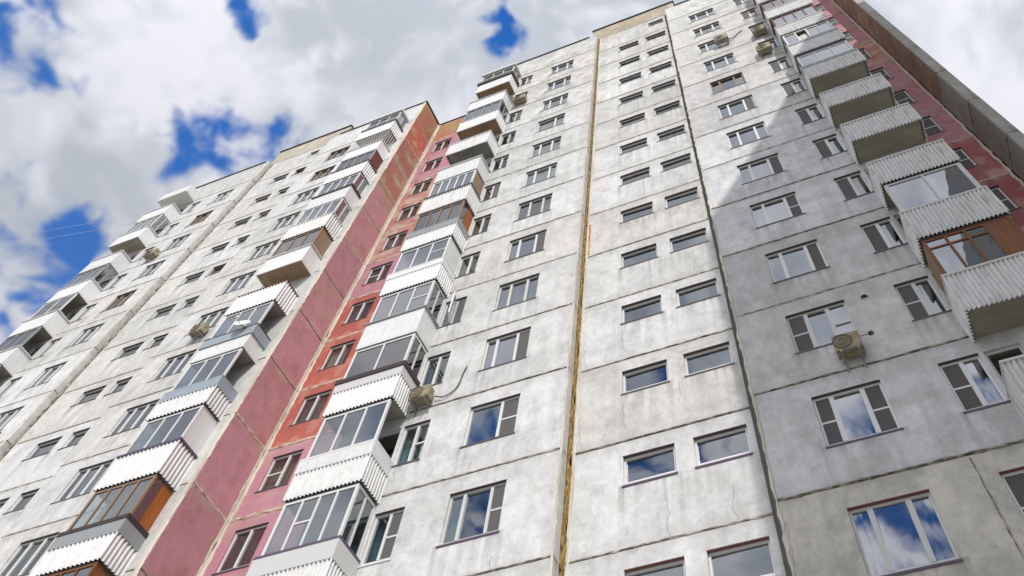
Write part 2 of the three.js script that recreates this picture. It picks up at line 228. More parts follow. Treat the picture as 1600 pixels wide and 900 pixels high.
// returns, core, floors
const concrete = std(0.45, 0.43, 0.39, 0.95);
const CREAM = new THREE.MeshStandardMaterial({ map: dataTex(64, 512, (i, j) => { const n = fbm(i / 16, j / 40, 4), m = sstep(0.35, 0.6, n); return [mix(0.48, 0.76, m), mix(0.43, 0.71, m), mix(0.34, 0.61, m)]; }), roughness: 0.95 });
const bottom = J(LOW - 1);
box('wall_return', concrete, bld, -7.26, -7.0, bottom, J(12) - 0.02, ZP + 0.0, -0.3);
box('wall_return', concrete, bld, 11.69, 11.93, bottom, J(12) - 0.02, ZP + 0.0, -0.3);
box('wall_return', std(0.55, 0.53, 0.49, 0.95), bld, -0.24, -0.03, bottom, J(12) - 0.02, -0.62, -0.275);
box('wall_return', concrete, bld, 4.76, 5.0, bottom, J(12) - 0.02, -1.4, -0.275);
box('wall_return', concrete, bld, 4.30, 4.605, bottom, J(12) - 0.02, -1.4, ZS - 0.275);
box('expansion_joint', std(0.34, 0.335, 0.32, 0.95), bld, 4.6, 4.78, bottom, J(12) - 0.02, -1.5, -0.52);
box('wall_return', concrete, bld, -20.29, -20.05, bottom, J(12) - 0.02, D - 0.7, D - 0.28);
box('wall_return', std(0.55, 0.53, 0.49, 0.95), bld, -25.66, -25.44, bottom, J(12) - 0.02, D - 0.62, D - 0.275);
box('building_core', M.interior, bld, -33.5, XR + 0.28, 0, J(12) - 0.02, -14, -4.2);
box('side_wall', concrete, bld, -33.75, -33.5, 0, J(12), -14, D - 0.02);
const spans = [[-33.5, XP - 0.3, D - 0.6], [XP - 0.3, -7.0, ZP - 0.3], [-7.0, 4.3, -0.62], [4.9, 11.95, -0.3], [11.95, XR + 0.28, ZP - 0.3]];
for (let k = -4; k <= 12; k++) mesh('floor_slab', bars(spans.map(([a, b, z]) => [a, b - 0.004, -0.16, 0, -4.19, z])), M.ceiling, bld, 0, J(k) + (k === 12 ? 0.1 : 0.06), 0);
for (const [x, z] of [[-30.4, -0.6], [-24.9, -0.9], [-20.2, -0.9], [-16.4, -0.6], [-9.5, -2.5], [-3.6, -0.4], [0.4, -0.75], [2.9, -0.75], [8.2, -0.4], [11.0, -0.4]]) box('partition', M.interior, bld, x, x + 0.12, bottom, J(12) - 0.1, -4.19, z);

// joints between storeys: sealant set behind the panel faces
const jointTex = dataTex(1024, 16, (i, j) => { const n = fbm(i / 34, 4 + j / 9, 5), m = sstep(0.40, 0.62, n), d = 0.75 + 0.5 * vn(i / 3, j / 3); return [mix(0.10, 0.34, m) * d, mix(0.088, 0.30, m) * d, mix(0.072, 0.22, m) * d]; });
const jointDark = new THREE.MeshStandardMaterial({ map: jointTex, roughness: 0.95 });
const jointPale = new THREE.MeshStandardMaterial({ side: THREE.DoubleSide, map: dataTex(1024, 16, (i, j) => { const n = fbm(i / 30 + 9, 4 + j / 9, 5), m = sstep(0.36, 0.6, n), d = 0.8 + 0.4 * vn(i / 3, j / 3); return [mix(0.19, 0.46, m) * d, mix(0.165, 0.42, m) * d, mix(0.13, 0.35, m) * d]; }), roughness: 0.95 });
const jointCream = new THREE.MeshStandardMaterial({ map: dataTex(512, 32, (i, j) => { const n = fbm(i / 22, j / 14, 5), m = sstep(0.36, 0.56, n); return [mix(0.40, 0.62, m), mix(0.22, 0.48, m), mix(0.17, 0.38, m)]; }), roughness: 0.95 });
// a wavering strip of mortar or sealant; axis 'x' | 'z' | 'y'
function strip(len, wid, seed, axis, amp = 0.35, seg = 0.16) {
  const r = rng(seed), n = Math.max(2, Math.round(len / seg)), pos = [], uv = [], idx = [];
  for (let i = 0; i <= n; i++) {
    const t = i / n * len, w1 = wid * (0.5 + amp * (r() - 0.5)), w2 = wid * (0.5 + amp * (r() - 0.5)), o = (r() - 0.5) * wid * amp * 0.5, th = 0.012 + 0.006 * r();
    for (const [a, b] of [[-w1 + o, -0.02], [-w1 * 0.7 + o, th], [w2 * 0.7 + o, th], [w2 + o, -0.02]]) { pos.push(...(axis === 'x' ? [t, a, b] : axis === 'z' ? [b, a, -t] : [a, t, b])); uv.push(t / 4, (a / wid) + 0.5); }
    if (i < n) for (let q = 0; q < 3; q++) { const A = i * 4 + q, B = A + 4; if (axis === 'x' || axis === 'z') idx.push(A, B, B + 1, A, B + 1, A + 1); else idx.push(A, A + 1, B + 1, A, B + 1, B); }
  }
  const g = new THREE.BufferGeometry(); g.setAttribute('position', new THREE.Float32BufferAttribute(pos, 3)); g.setAttribute('uv', new THREE.Float32BufferAttribute(uv, 2)); g.setIndex(idx); g.computeVertexNormals(); return g;
}
jointDark.side = jointCream.side = CREAM.side = THREE.DoubleSide;
const jGeo = {};
function joints(tagName, x0, x1, z, wid, mat, from = -2, to = 11, turn = 0) {
  const len = x1 - x0;
  for (let k = from; k <= to; k++) {
    const key = tagName + (k & 3); if (!jGeo[key]) jGeo[key] = strip(len, wid, 50 + key.length * 13 + (k & 3) * 7 + Math.round(Math.abs(x0) * 10), turn ? 'z' : 'x', 0.7);
    mesh('joint_sealant', jGeo[key], mat === jointDark && (k > 3 || (k * 7 + key.charCodeAt(0)) % 3 === 1) ? jointPale : mat, bld, x0, J(k), z);
  }
}
joints('a', -33.4, -25.44, D - 0.004, 0.05, jointDark); joints('b', -25.26, -20.3, D + ZS - 0.004, 0.05, jointDark); joints('c', -20.28, XP - 0.02, D - 0.004, 0.05, jointDark);
joints('d', -7.26, -0.04, -0.002, 0.055, jointDark); joints('e', 0.09, 4.6, ZS - 0.002, 0.055, jointDark); joints('f', 4.76, 11.93, -0.002, 0.06, jointDark);
joints('g', XP + 0.05, -7.3, ZP + 0.004, 0.13, jointCream); joints('h', 11.97, XR - 0.03, ZP + 0.004, 0.10, jointCream);
for (let k = -2; k <= 11; k++) mesh('joint_sealant', jGeo['side' + (k % 3) + [1, 2, 6, 9, 10].includes(k)] ||= strip(D - ZP - 0.06, [1, 2, 6, 9, 10].includes(k) ? 0.14 : 0.05, 900 + k, 'z', 0.6), [1, 2, 6, 9, 10].includes(k) ? jointCream : jointDark, bld, XP - 0.006, J(k), D - 0.03);
for (let k = -2; k <= 11; k++) { const m = mesh('joint_sealant', jGeo['fin' + (k % 2)] ||= strip(1.36, 0.05, 950 + k, 'z', 0.6), jointDark, bld, XR + 0.006, J(k), ZP + 0.03); m.rotation.y = Math.PI; }
const Hh = J(12) - J(-3);
// vertical seams, with their old sealant
const seamTex = dataTex(32, 1024, (i, j) => { const n = fbm(i / 8, j / 26, 5), m = sstep(0.42, 0.66, n); return [mix(0.22, 0.40, m), mix(0.13, 0.265, m), mix(0.03, 0.09, m)]; });
const seamMat = new THREE.MeshStandardMaterial({ map: (() => { seamTex.rotation = Math.PI / 2; return seamTex; })(), roughness: 0.95, side: THREE.DoubleSide });
mesh('seam_sealant', strip(J(4) - J(-3), 0.13, 611, 'y', 0.8), seamMat, bld, 0.025, J(-3), -0.30);
mesh('seam_sealant', strip(J(12) - J(4), 0.08, 617, 'y', 0.8), seamMat, bld, 0.025, J(4), -0.30);
mesh('painted_edge', strip(Hh, 0.06, 621, 'y', 0.6), CREAM, bld, -0.06, J(-3), 0.008);
mesh('painted_edge', strip(Hh, 0.09, 622, 'y', 0.5), CREAM, bld, 0.15, J(-3), ZS + 0.008);
mesh('painted_edge', strip(Hh, 0.22, 623, 'y', 0.35), CREAM, bld, XP - 0.115, J(-3), D + 0.008);
mesh('painted_edge', strip(Hh, 0.15, 624, 'y', 0.4), CREAM, bld, XP + 0.075, J(-3), ZP + 0.008);
{ const m = mesh('painted_edge', strip(Hh, 0.13, 625, 'y', 0.4), CREAM, bld, XP + 0.008, J(-3), ZP + 0.06); m.rotation.y = Math.PI / 2; }
mesh('painted_edge', strip(Hh, 0.10, 626, 'y', 0.5), CREAM, bld, XR - 0.07, J(-3), ZP + 0.008);
mesh('painted_edge', strip(Hh, 0.08, 627, 'y', 0.6), CREAM, bld, -25.52, J(-3), D + 0.008);
mesh('painted_edge', strip(Hh, 0.07, 628, 'y', 0.6), CREAM, bld, -25.19, J(-3), D + ZS + 0.008);
mesh('seam_sealant', strip(Hh, 0.09, 629, 'y', 0.8), jointPale, bld, -25.36, J(-3), D - 0.28);
mesh('joint_sealant', strip(J(-1) - J(-3) - 0.1, 0.035, 630, 'y', 0.5), jointPale, bld, 8.5, J(-3), 0.002);
mesh('painted_edge', strip(Hh, 0.07, 631, 'y', 0.9), CREAM, bld, 4.785, J(-3), 0.006);
// the orange rust run beside the brown seam
mesh('rust_run', strip(1.95, 0.075, 640, 'y', 0.5), new THREE.MeshStandardMaterial({ side: THREE.DoubleSide, roughness: 0.9, map: dataTex(64, 8, (i) => { const t = (i / 63); const m = sstep(0.3, 0.6, t); return [0.55, mix(0.34, 0.14, m), mix(0.06, 0.03, m)]; }) }), bld, 0.22, J(3) + 0.15, ZS + 0.006).geometry.attributes.uv.array.forEach((v, i, a) => { if (i % 2 === 0) a[i] = v * 4 / 1.95 * 0.98; });

// roofline
const crown = panelMats(5.8, 2.1, [{ base: [0.44, 0.37, 0.27], seed: 5, worn: [0.5, 0.45, 0.36], wornAmt: 1, dirt: 1.1 }, { base: [0.50, 0.45, 0.36], seed: 6, worn: [0.56, 0.52, 0.45], wornAmt: 1, dirt: 1 }]);
{
  const p1 = mesh('roof_parapet', panelGeo(5.75, 2.15, []), crown[0], bld, -0.42, J(12) - 0.02 - 0.0, ZS + 0.012);
  box('roof_parapet', concrete, bld, -0.4, 5.3, J(12), J(12) + 2.1, -6, ZS - 0.28);
  box('roof_coping', M.coping, bld, -0.48, 5.40, J(12) + 2.13, J(12) + 2.22, -6.05, ZS + 0.10);
  mesh('roof_parapet', panelGeo(6.1, 2.15, []), crown[1], bld, -25.75, J(12) - 0.02, D + ZS + 0.012);
  box('roof_parapet', concrete, bld, -25.72, -19.7, J(12), J(12) + 2.1, -6, D + ZS - 0.28);
  box('roof_coping', M.coping, bld, -25.8, -19.6, J(12) + 2.13, J(12) + 2.22, -6.05, D + ZS + 0.10);
  for (const [a, b, z] of [[-33.6, -25.82, D], [-19.58, XP, D], [-7.3, -0.5, 0], [5.42, 11.95, 0]]) box('roof_coping', M.coping, bld, a, b, J(12) + 0.01, J(12) + 0.07, -14, z + 0.07);
  box('roof_coping', M.coping, bld, XP + 0.0, -7.32, J(12) + 0.012, J(12) + 0.075, -14, ZP + 0.07);
  box('roof_coping', M.coping, bld, 11.97, XR - 0.02, J(12) + 0.012, J(12) + 0.075, -14, ZP + 0.07);
  box('roof_coping', M.coping, bld, XR, 14.80, J(12) + 0.014, J(12) + 0.08, -14, -0.6);
  box('roof_coping', M.coping, bld, XP - 0.3, XP + 0.06, J(12) + 0.08, J(12) + 0.14, ZP - 0.3, D + 0.05);
}

// ------------------------------------------------------------------ windows
const FZ = 0.075;
function addWindow(q, z, r, s = {}) {
  const w = q[1] - q[0], h = q[3] - q[2], deep = s.deep ?? 0.08, rl = s.rail ?? 0.095, cols = s.cols || [0.28, 0.44, 0.28], fq = s.frame ? 1 : rnd(), fr = s.frame || (fq < 0.09 && (r > 5 || q[0] < -10) ? M.oldWood : fq < 0.28 ? M.white2 : M.white), f = 0.065, mu = s.mull ?? 0.085;
  const list = [[0, f, 0, h, -FZ, 0], [w - f, w, 0, h, -FZ, 0], [f, w - f, h - f, h, -FZ, 0], [f, w - f, 0, rl, -FZ, 0]];
  let x = 0; const cells = [];
  cols.forEach((c, i) => { const xa = x + (i ? mu / 2 : f), xb = x + c * w - (i < cols.length - 1 ? mu / 2 : f); cells.push([xa, xb]); x += c * w; if (i < cols.length - 1) list.push([x - mu / 2, x + mu / 2, rl, h - f, -FZ - 0.002, 0.012]); });
  for (const b of s.bars || []) { const [xa, xb] = cells[b]; list.push([xa, xb, h * 0.47, h * 0.47 + 0.045, -FZ + 0.01, -0.006]); }
  const win = mesh('window', bars(list), fr, bld, q[0], R0(r) + q[2], z - deep);
  if (s.label) win.userData.label = s.label;
  const gm = s.glass || M.glass[Math.floor(rnd() * 3)];
  cells.forEach(([xa, xb], i) => {
    if ((s.missing || []).includes(i)) return;
    const p = box('pane', gm, win, xa, xb, rl, h - f, -FZ * 0.62, -FZ * 0.5); p.rotation.set((rnd() - 0.5) * 0.03, (rnd() - 0.5) * 0.03, 0);
    if ((s.nets || []).includes(i)) box('insect_screen', M.net, win, xa, xb, rl, h - f, -0.02, -0.016);
  });
  if (s.sill !== false) { const o = s.sillOut ?? 0.018; mesh('sill', bars([[-0.02, w + 0.02, -0.03, -0.006, -0.05, deep + o], [-0.02, w + 0.02, -0.052, -0.0301, deep + o - 0.012, deep + o]]), s.sillMat || M.sill, win); }
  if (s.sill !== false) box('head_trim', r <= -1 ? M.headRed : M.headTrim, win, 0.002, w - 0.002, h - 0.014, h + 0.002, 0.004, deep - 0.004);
  const c = s.curtain;
  if (c) for (const [a, b, mi] of c) mesh('curtain', wave(b * w - a * w, h), typeof mi === 'number' ? M.curtain[mi] : mi, win, a * w, 0, -0.22);
  return win;
}
const wvCache = new Map();
function wave(w, h) {
  const k = Math.round(w * 20) + '_' + Math.round(h * 50); if (wvCache.has(k)) return wvCache.get(k);
  const n = Math.max(8, Math.round(w / 0.035)), p = [], ix = []; for (let i = 0; i <= n; i++) { const x = w * i / n, z = 0.025 * Math.sin(x * 38) + 0.015 * Math.sin(x * 17 + 1); p.push(x, 0, z, x, h, z * 0.7); if (i < n) ix.push(i * 2, i * 2 + 2, i * 2 + 3, i * 2, i * 2 + 3, i * 2 + 1); }
  const g = new THREE.BufferGeometry(); g.setAttribute('position', new THREE.Float32BufferAttribute(p, 3)); g.setIndex(ix); g.computeVertexNormals(); wvCache.set(k, g); return g;
}
for (const c of [...M.curtain, M.curtainBlue]) c.side = THREE.DoubleSide;
function randCurtain() { const t = rnd(), m = Math.floor(rnd() * 5); if (t < 0.12) return null; if (t < 0.5) return [[0.0, 0.35, m], [0.66, 1.0, m]]; if (t < 0.75) return [[0, 1, m]]; return [[0.0, 0.55, m]]; }
const MY = -1, MX = 11;
// column W1, three lights
const w1 = { 0: { cols: [0.27, 0.47, 0.26], nets: [2], bars: [2], sillMat: M.purple, curtain: [[0, 0.25, 3]] }, 1: { cols: [0.64, 0.36], nets: [1], bars: [1], curtain: [[0, 0.62, M.curtainBlue]], glass: M.glass[0] }, 2: { cols: [0.25, 0.45, 0.30], nets: [2], glass: M.skyGlass }, 3: { cols: [0.3, 0.4, 0.3], curtain: [[0, 1, 4]], frame: M.white2, glass: M.skyGlass }, 4: { cols: [0.28, 0.44, 0.28], nets: [2], glass: M.skyGlass }, 5: { cols: [0.35, 0.38, 0.27], curtain: [[0.7, 1, 1]] }, 6: { cols: [0.3, 0.45, 0.25] }, 7: { cols: [0.28, 0.4, 0.32], curtain: [[0.66, 1, 1]] }, 8: { cols: [0.64, 0.36], curtain: [[0.64, 1, 1]] } };
for (let r = -1; r <= MX; r++) addWindow(winW1, 0, r, { curtain: randCurtain(), ...(w1[r] || {}) });
// column W2
const w2 = { '-1': { cols: [0.26, 0.46, 0.28], glass: M.skyGlass, sillMat: M.purple, mull: 0.11 }, 0: { cols: [0.27, 0.44, 0.29], nets: [0, 2], bars: [0, 2], glass: M.skyGlass, sillMat: M.purple, mull: 0.11, curtain: [[0.25, 0.75, 0]] }, 1: { cols: [0.32, 0.36, 0.32], nets: [0], bars: [0, 2], glass: M.skyGlass, mull: 0.11, curtain: [[0.3, 1, 0]] }, 2: { cols: [0.27, 0.47, 0.26], nets: [2], glass: M.skyGlass, mull: 0.1 }, 3: { cols: [0.27, 0.46, 0.27], nets: [2], bars: [2], glass: M.skyGlass, mull: 0.1 }, 4: { glass: M.skyGlass, nets: [2], mull: 0.1 }, 5: { curtain: [[0, 0.28, 1], [0.72, 1, 1]], glass: M.skyGlass }, 6: { nets: [2], glass: M.skyGlass } };
for (let r = -1; r <= MX; r++) addWindow(winW2, 0, r, { curtain: randCurtain(), ...(w2[r] || {}) });
// W0 and W3 beside their balconies, with balcony doors
for (let r = -1; r <= MX; r++) {
  addWindow(winW0, 0, r, { cols: [0.54, 0.46], nets: r % 3 === 0 ? [1] : [], bars: r < 2 ? [1] : [], curtain: randCurtain(), mull: 0.075, sillMat: r === 0 ? M.white : M.sill });
  if (r === 3) { const o = mesh('open_sash', bars([[0, 0.06, 0, 1.1, -0.03, 0.02], [0.4, 0.46, 0, 1.1, -0.03, 0.02], [0.06, 0.4, 1.04, 1.1, -0.03, 0.02], [0.06, 0.4, 0, 0.06, -0.03, 0.02]]), M.white, bld, -4.66, R0(3) + W_B + 0.1, 0.0); o.rotation.y = -1.15; box('pane', M.glass[0], o, 0.06, 0.4, 0.06, 1.04, -0.008, -0.002); }
  addWindow(doorW0, 0, r, { cols: [1], bars: [0], sill: false });
  addWindow(winW3, 0, r, { cols: [0.52, 0.48], nets: [0], bars: r < 2 ? [0] : [], curtain: r === 3 || r === 2 ? [[0.5, 0.75, 0]] : randCurtain(), mull: 0.10, glass: r === 0 ? M.skyGlass : undefined });
  addWindow(doorW3, 0, r, { cols: [1], bars: [0], sill: false });
}
// the narrow stair windows
for (let r = -1; r <= MX; r++) for (const q of [winS1, winS2]) addWindow(q, ZS, r, { cols: [1], deep: 0.095, rail: 0.14, sillMat: r < 1 ? M.purple : M.sill, glass: r < 5 ? M.glass[1] : M.glass[2], curtain: r === 0 && q === winS1 ? [[0, 1, 2]] : null, frame: r % 4 === 3 ? M.white2 : M.white });
addWindow(winS2t, ZS, 12, { cols: [1], deep: 0.095, rail: 0.14 }); addWindow(winLS2t, D + ZS, 12, { cols: [1], deep: 0.095, rail: 0.14 });
// pink recess windows
for (let r = 0; r <= MX; r++) addWindow(winP, ZP, r, { cols: r % 2 ? [0.5, 0.5] : [0.56, 0.44], bars: r === 2 || r === 6 ? [0] : [], curtain: r === 4 ? [[0, 0.6, 0]] : r < 3 ? [[0, 1, 1]] : randCurtain(), mull: 0.07 });
for (let r = 2; r <= MX; r++) addWindow(winPR, ZP, r, { cols: [0.5, 0.5], nets: [0, 1], bars: [0, 1], mull: 0.06 });
// left wing
for (let r = 0; r <= MX; r++) addWindow(winLW, D, r, { cols: [0.3, 0.36, 0.34], curtain: randCurtain(), mull: 0.08, frame: [1, 3, 4].includes(r) ? M.white : rnd() < 0.15 ? M.oldWood : M.white });
for (let r = 1; r <= MX; r++) for (const q of [winLS1, winLS2]) addWindow(q, D + ZS, r, { cols: [1], deep: 0.095, rail: 0.14 });
for (let r = 2; r <= MX; r++) { addWindow(winLB, D, r, { cols: [0.3, 0.4, 0.3], curtain: randCurtain() }); addWindow(winLB0, D, r, { cols: [0.55, 0.45] }); addWindow(doorLB, D, r, { cols: [1], bars: [0], sill: false }); }
for (let r = 0; r <= MX; r++) addWindow(doorL, D, r, { cols: [1], bars: [0], sill: false });

// ------------------------------------------------------------------ balconies
function corrugated(path, h, pitch, amp) {
  const pos = [], uv = [], idx = []; let s = 0, n = 0;
  for (let i = 0; i < path.length - 1; i++) {
    const [xa, za] = path[i], [xb, zb] = path[i + 1], L = Math.hypot(xb - xa, zb - za), tx = (xb - xa) / L, tz = (zb - za) / L, nx = -tz * -1, nz = tx * -1;
    const m = Math.max(2, Math.round(L / pitch) * 6);
    for (let j = 0; j <= m; j++) { const t = L * j / m, o = amp * Math.cos(j / 6 * Math.PI * 2); const x = xa + tx * t - nx * -o * -1, z = za + tz * t - nz * -o * -1; pos.push(x, 0, z, x, h, z); uv.push((s + t) / 2.6, 0, (s + t) / 2.6, 1); if (!(i === 0 && j === 0)) idx.push(n - 2, n, n + 1, n - 2, n + 1, n - 1); n += 2; }
    s += L;
  }
  const g = new THREE.BufferGeometry(); g.setAttribute('position', new THREE.Float32BufferAttribute(pos, 3)); g.setAttribute('uv', new THREE.Float32BufferAttribute(uv, 2)); g.setIndex(idx); g.computeVertexNormals(); return g;
}
const geoCache = new Map(); const cached = (k, f) => { if (!geoCache.has(k)) geoCache.set(k, f()); return geoCache.get(k); };
function addBalcony(col, k, s) {
  const { x0, x1, zb, zf } = col, w = x1 - x0, d = zf - zb, yb = J(k) - 0.11, T = 0.13;
  const b = mesh('balcony', cached(`sl${w}_${d}`, () => boxGeo([0, w, 0, T, 0, d])), M.slab[s.under || 'beige'], bld, x0, yb, zb);
  if (s.label) b.userData.label = s.label;
  const H = s.h ?? 1.10, low = s.low ?? -0.10;
  // inner boards of the parapet and its outer cladding
  mesh('parapet', bars([[0.02, w - 0.02, T, H - 0.03, d - 0.06, d - 0.02], [0.02, 0.06, T, H - 0.03, 0, d - 0.06], [w - 0.06, w - 0.02, T, H - 0.03, 0, d - 0.06]]), s.board || M.white2, b);
  const path = [[-0.055, 0], [-0.055, d + 0.055], [w + 0.055, d + 0.055], [w + 0.055, 0]];
  const vi = Math.floor(rnd() * 12), cm = s.clad ? M.corrGreys[vi % 3] : M.corrs[vi % 4];
  if (s.style !== 'flat') { const ch = (s.clH ?? H) - low; mesh('cladding', cached(`c${w}_${d}_${ch}_${s.pitch || 0}`, () => corrugated(path, ch, s.pitch || 0.112, 0.03)), cm, b, 0, low, 0); }
  else mesh('cladding', bars([[-0.03, w + 0.03, low, H, d, d + 0.035], [-0.03, 0.0, low, H, 0, d], [w, w + 0.03, low, H, 0, d]]), s.cladFlat || M.boards[vi % 3], b);
  if (s.clH) mesh('upper_board', bars([[-0.085, w + 0.085, s.clH - 0.03, H, d + 0.05, d + 0.085], [-0.085, -0.05, s.clH - 0.03, H, 0, d + 0.05], [w + 0.05, w + 0.085, s.clH - 0.03, H, 0, d + 0.05]]), s.upper || M.boards[vi % 3], b);
  const so = s.sillOut ?? 0.09, st = s.sillT ?? 0.06;
  mesh('rail', bars([[-so, w + so, H, H + st, d - 0.07, d + so], [-so, 0.07, H, H + st, 0, d - 0.07], [w - 0.07, w + so, H, H + st, 0, d - 0.07]]), s.sill || M.white2, b);
  const y1 = H + st, y2 = s.yTop ?? FH - 0.15;
  if (s.n) {
    const fm = s.frame || M.white, p = s.post ?? 0.075, z1 = d + 0.01, mu = s.mull ?? 0.055, L = [[0, p, y1, y2, z1 - p, z1], [w - p, w, y1, y2, z1 - p, z1], [p, w - p, y2 - 0.07, y2, z1 - 0.06, z1 - 0.005], [p, w - p, y1, y1 + 0.06, z1 - 0.06, z1 - 0.005]];
    const xe = s.solid ? w * (1 - s.solid) : w; let last = p; const cw = (xe - p - (s.solid ? 0 : p)) / s.n, cells = [];
    for (let i = 0; i < s.n; i++) { cells.push([p + cw * i + (i ? mu / 2 : 0), p + cw * (i + 1) - (i < s.n - 1 || s.solid ? mu / 2 : 0)]); if (i < s.n - 1 || s.solid) L.push([p + cw * (i + 1) - mu / 2, p + cw * (i + 1) + mu / 2, y1 + 0.06, y2 - 0.07, z1 - 0.055, z1]); }
    const tr = s.transom ? y2 - 0.07 - s.transom : 0;
    if (tr) L.push([p, xe, tr - 0.05, tr, z1 - 0.05, z1 - 0.008]);
    for (const c of s.bars || []) L.push([cells[c][0], cells[c][1], (y1 + y2) / 2, (y1 + y2) / 2 + 0.045, z1 - 0.05, z1 - 0.012]);
    // side frames
    const sides = []; if (s.right === 'glass') sides.push(w); if (s.left === 'glass') sides.push(0);
    for (const sx of sides) { const a = sx ? w - 0.055 : 0, e = sx ? w : 0.055; L.push([a, e, y1, y2, 0, 0.06], [a, e, y2 - 0.07, y2, 0.06, z1 - p], [a, e, y1, y1 + 0.06, 0.06, z1 - p], [a + 0.005, e - 0.005, y1 + 0.06, y2 - 0.07, d / 2 - 0.03, d / 2 + 0.03]); }
    mesh('glazing_frame', bars(L), fm, b);
    const gm = s.glass || M.balGlass[(k + 20) % 3];
    cells.forEach(([a, e], i) => { if ((s.gapAt || []).includes(i)) return; if (tr) { box('pane', gm, b, a, e, tr, y2 - 0.07, z1 - 0.035, z1 - 0.03); box('pane', gm, b, a, e, y1 + 0.06, tr - 0.05, z1 - 0.035, z1 - 0.03); } else box('pane', gm, b, a, e, y1 + 0.06, y2 - 0.07, z1 - 0.035, z1 - 0.03); });
    if (s.solid) box('infill_panel', s.infill || M.wood, b, xe + mu / 2, w - p, y1 + 0.06, y2 - 0.07, z1 - 0.045, z1 - 0.012);
    for (const sx of sides) { box('side_pane', gm, b, sx ? w - 0.032 : 0.026, sx ? w - 0.026 : 0.032, y1 + 0.06, y2 - 0.07, 0.06, d / 2 - 0.03); box('side_pane', gm, b, sx ? w - 0.032 : 0.026, sx ? w - 0.026 : 0.032, y1 + 0.06, y2 - 0.07, d / 2 + 0.03, z1 - p); }
    for (const [side, sx] of [['right', 1], ['left', 0]]) { const v = s[side]; if (v === M.orange) { box('side_panel', M.orange, b, w - 0.05, w - 0.012, y1, y2, 0.01, d * 0.52); box('side_panel', M.wood, b, w - 0.052, w - 0.01, y1, y2, d * 0.52 + 0.001, d * 0.56); box('side_pane', M.tint, b, w - 0.034, w - 0.026, y1, y2, d * 0.56, z1 - p); } else if (v && v !== 'glass' && v !== 'open') box('side_panel', v, b, sx ? w - 0.05 : 0.012, sx ? w - 0.012 : 0.05, y1, y2, 0.01, z1 - p); }
    if (y2 < FH - 0.12 || s.head) box('head_board_shade', s.head || M.dark, b, 0, w, y2, FH - 0.06, d - 0.09, d + 0.015);  // no head given: dark strip paints in the shadow line under the parapet above
    if (s.drape) mesh('curtain', wave(w * 0.92, y2 - y1 - 0.3), s.drape, b, w * 0.04, y1 + 0.02, d - 0.14);
  }
  if (s.canopy) { mesh('canopy', bars([[-0.1, w + 0.1, FH - 0.06, FH + 0.0, 0, d + 0.12], [-0.1, w + 0.1, FH, FH + s.canopy, d + 0.06, d + 0.12], [-0.1, -0.05, FH, FH + s.canopy, 0, d + 0.06], [w + 0.05, w + 0.1, FH, FH + s.canopy, 0, d + 0.06]]), s.canopyMat || M.white, b); }
  if (s.lattice) { const L = []; for (let i = 0; i <= 12; i++) L.push([w * i / 12 - 0.012, w * i / 12 + 0.012, y1, y2, d - 0.03, d - 0.005]); L.push([0, w, (y1 + y2) / 2, (y1 + y2) / 2 + 0.03, d - 0.035, d - 0.03], [0, w, y2 - 0.03, y2, d - 0.03, d + 0.0]); for (let i = 1; i <= 4; i++) L.push([w - 0.03, w - 0.005, y1, y2, d * i / 5 - 0.012, d * i / 5 + 0.012]); mesh('lattice', bars(L), s.lattice, b); }
  return b;
}
const C = { x0: -7.3, x1: -5.13, zb: 0.0, zf: 0.86 }, R = { x0: 9.8, x1: 11.9, zb: 0.0, zf: 0.86 }, L = { x0: -15.65, x1: -13.32, zb: D, zf: 0.66 }, LL = { x0: -32.5, x1: -30.25, zb: D, zf: 0.66 };
for (const c of [C, R, L, LL]) c.zb += 0.004;
const cs = {
  '-2': { n: 4, clH: 0.62 },
  '-1': { clH: 0.66, n: 4, bars: [1], right: 'glass', sill: M.purple, sillOut: 0.09, sillT: 0.07, glass: M.glass[0], upper: M.white2 },
  0: { clH: 0.72, n: 3, right: 'open', sill: M.white, glass: M.glass[0], under: 'grey' },
  1: { clH: 0.80, n: 2, right: 'glass', sill: M.brownBand, sillOut: 0.12, sillT: 0.17, glass: M.tint, upper: M.white2, head: M.dark, label: 'balcony with dark tinted panes above a wide dark brown band' },
  2: { style: 'flat', n: 3, bars: [2], right: 'glass', sill: M.greyFrame, glass: M.skyGlass },
  3: { n: 3, bars: [2], right: M.white, glass: M.skyGlass, clH: 0.85 },
  4: { n: 4, frame: M.oldWood, right: M.orange, sill: M.greyFrame, glass: M.tint, drape: M.curtainBlue, head: M.dark, clH: 0.8, upper: M.greyFrame, label: 'balcony with brown wooden glazing and an orange side board' },
  5: { n: 5, right: M.oldWood, sill: M.dark, sillT: 0.2, sillOut: 0.07, glass: M.glass[1], drape: M.curtain[3] },
  6: { under: 'grey', style: 'flat' }, 7: { under: 'grey' },
  8: { under: 'brown', n: 4, sill: M.blueGrey, glass: M.skyGlass, right: 'glass', frame: M.greyFrame },
  9: { style: 'flat' }, 10: { style: 'flat', under: 'brown', n: 3, sill: M.brownBand, sillT: 0.34, sillOut: 0.12, right: 'glass', frame: M.white2, canopy: 0.12 },
};
for (let k = -2; k <= 10; k++) addBalcony(C, k, { under: 'beige', ...cs[k] });
const gR = { clad: M.corrGrey, pitch: 0.107, under: 'beige' };
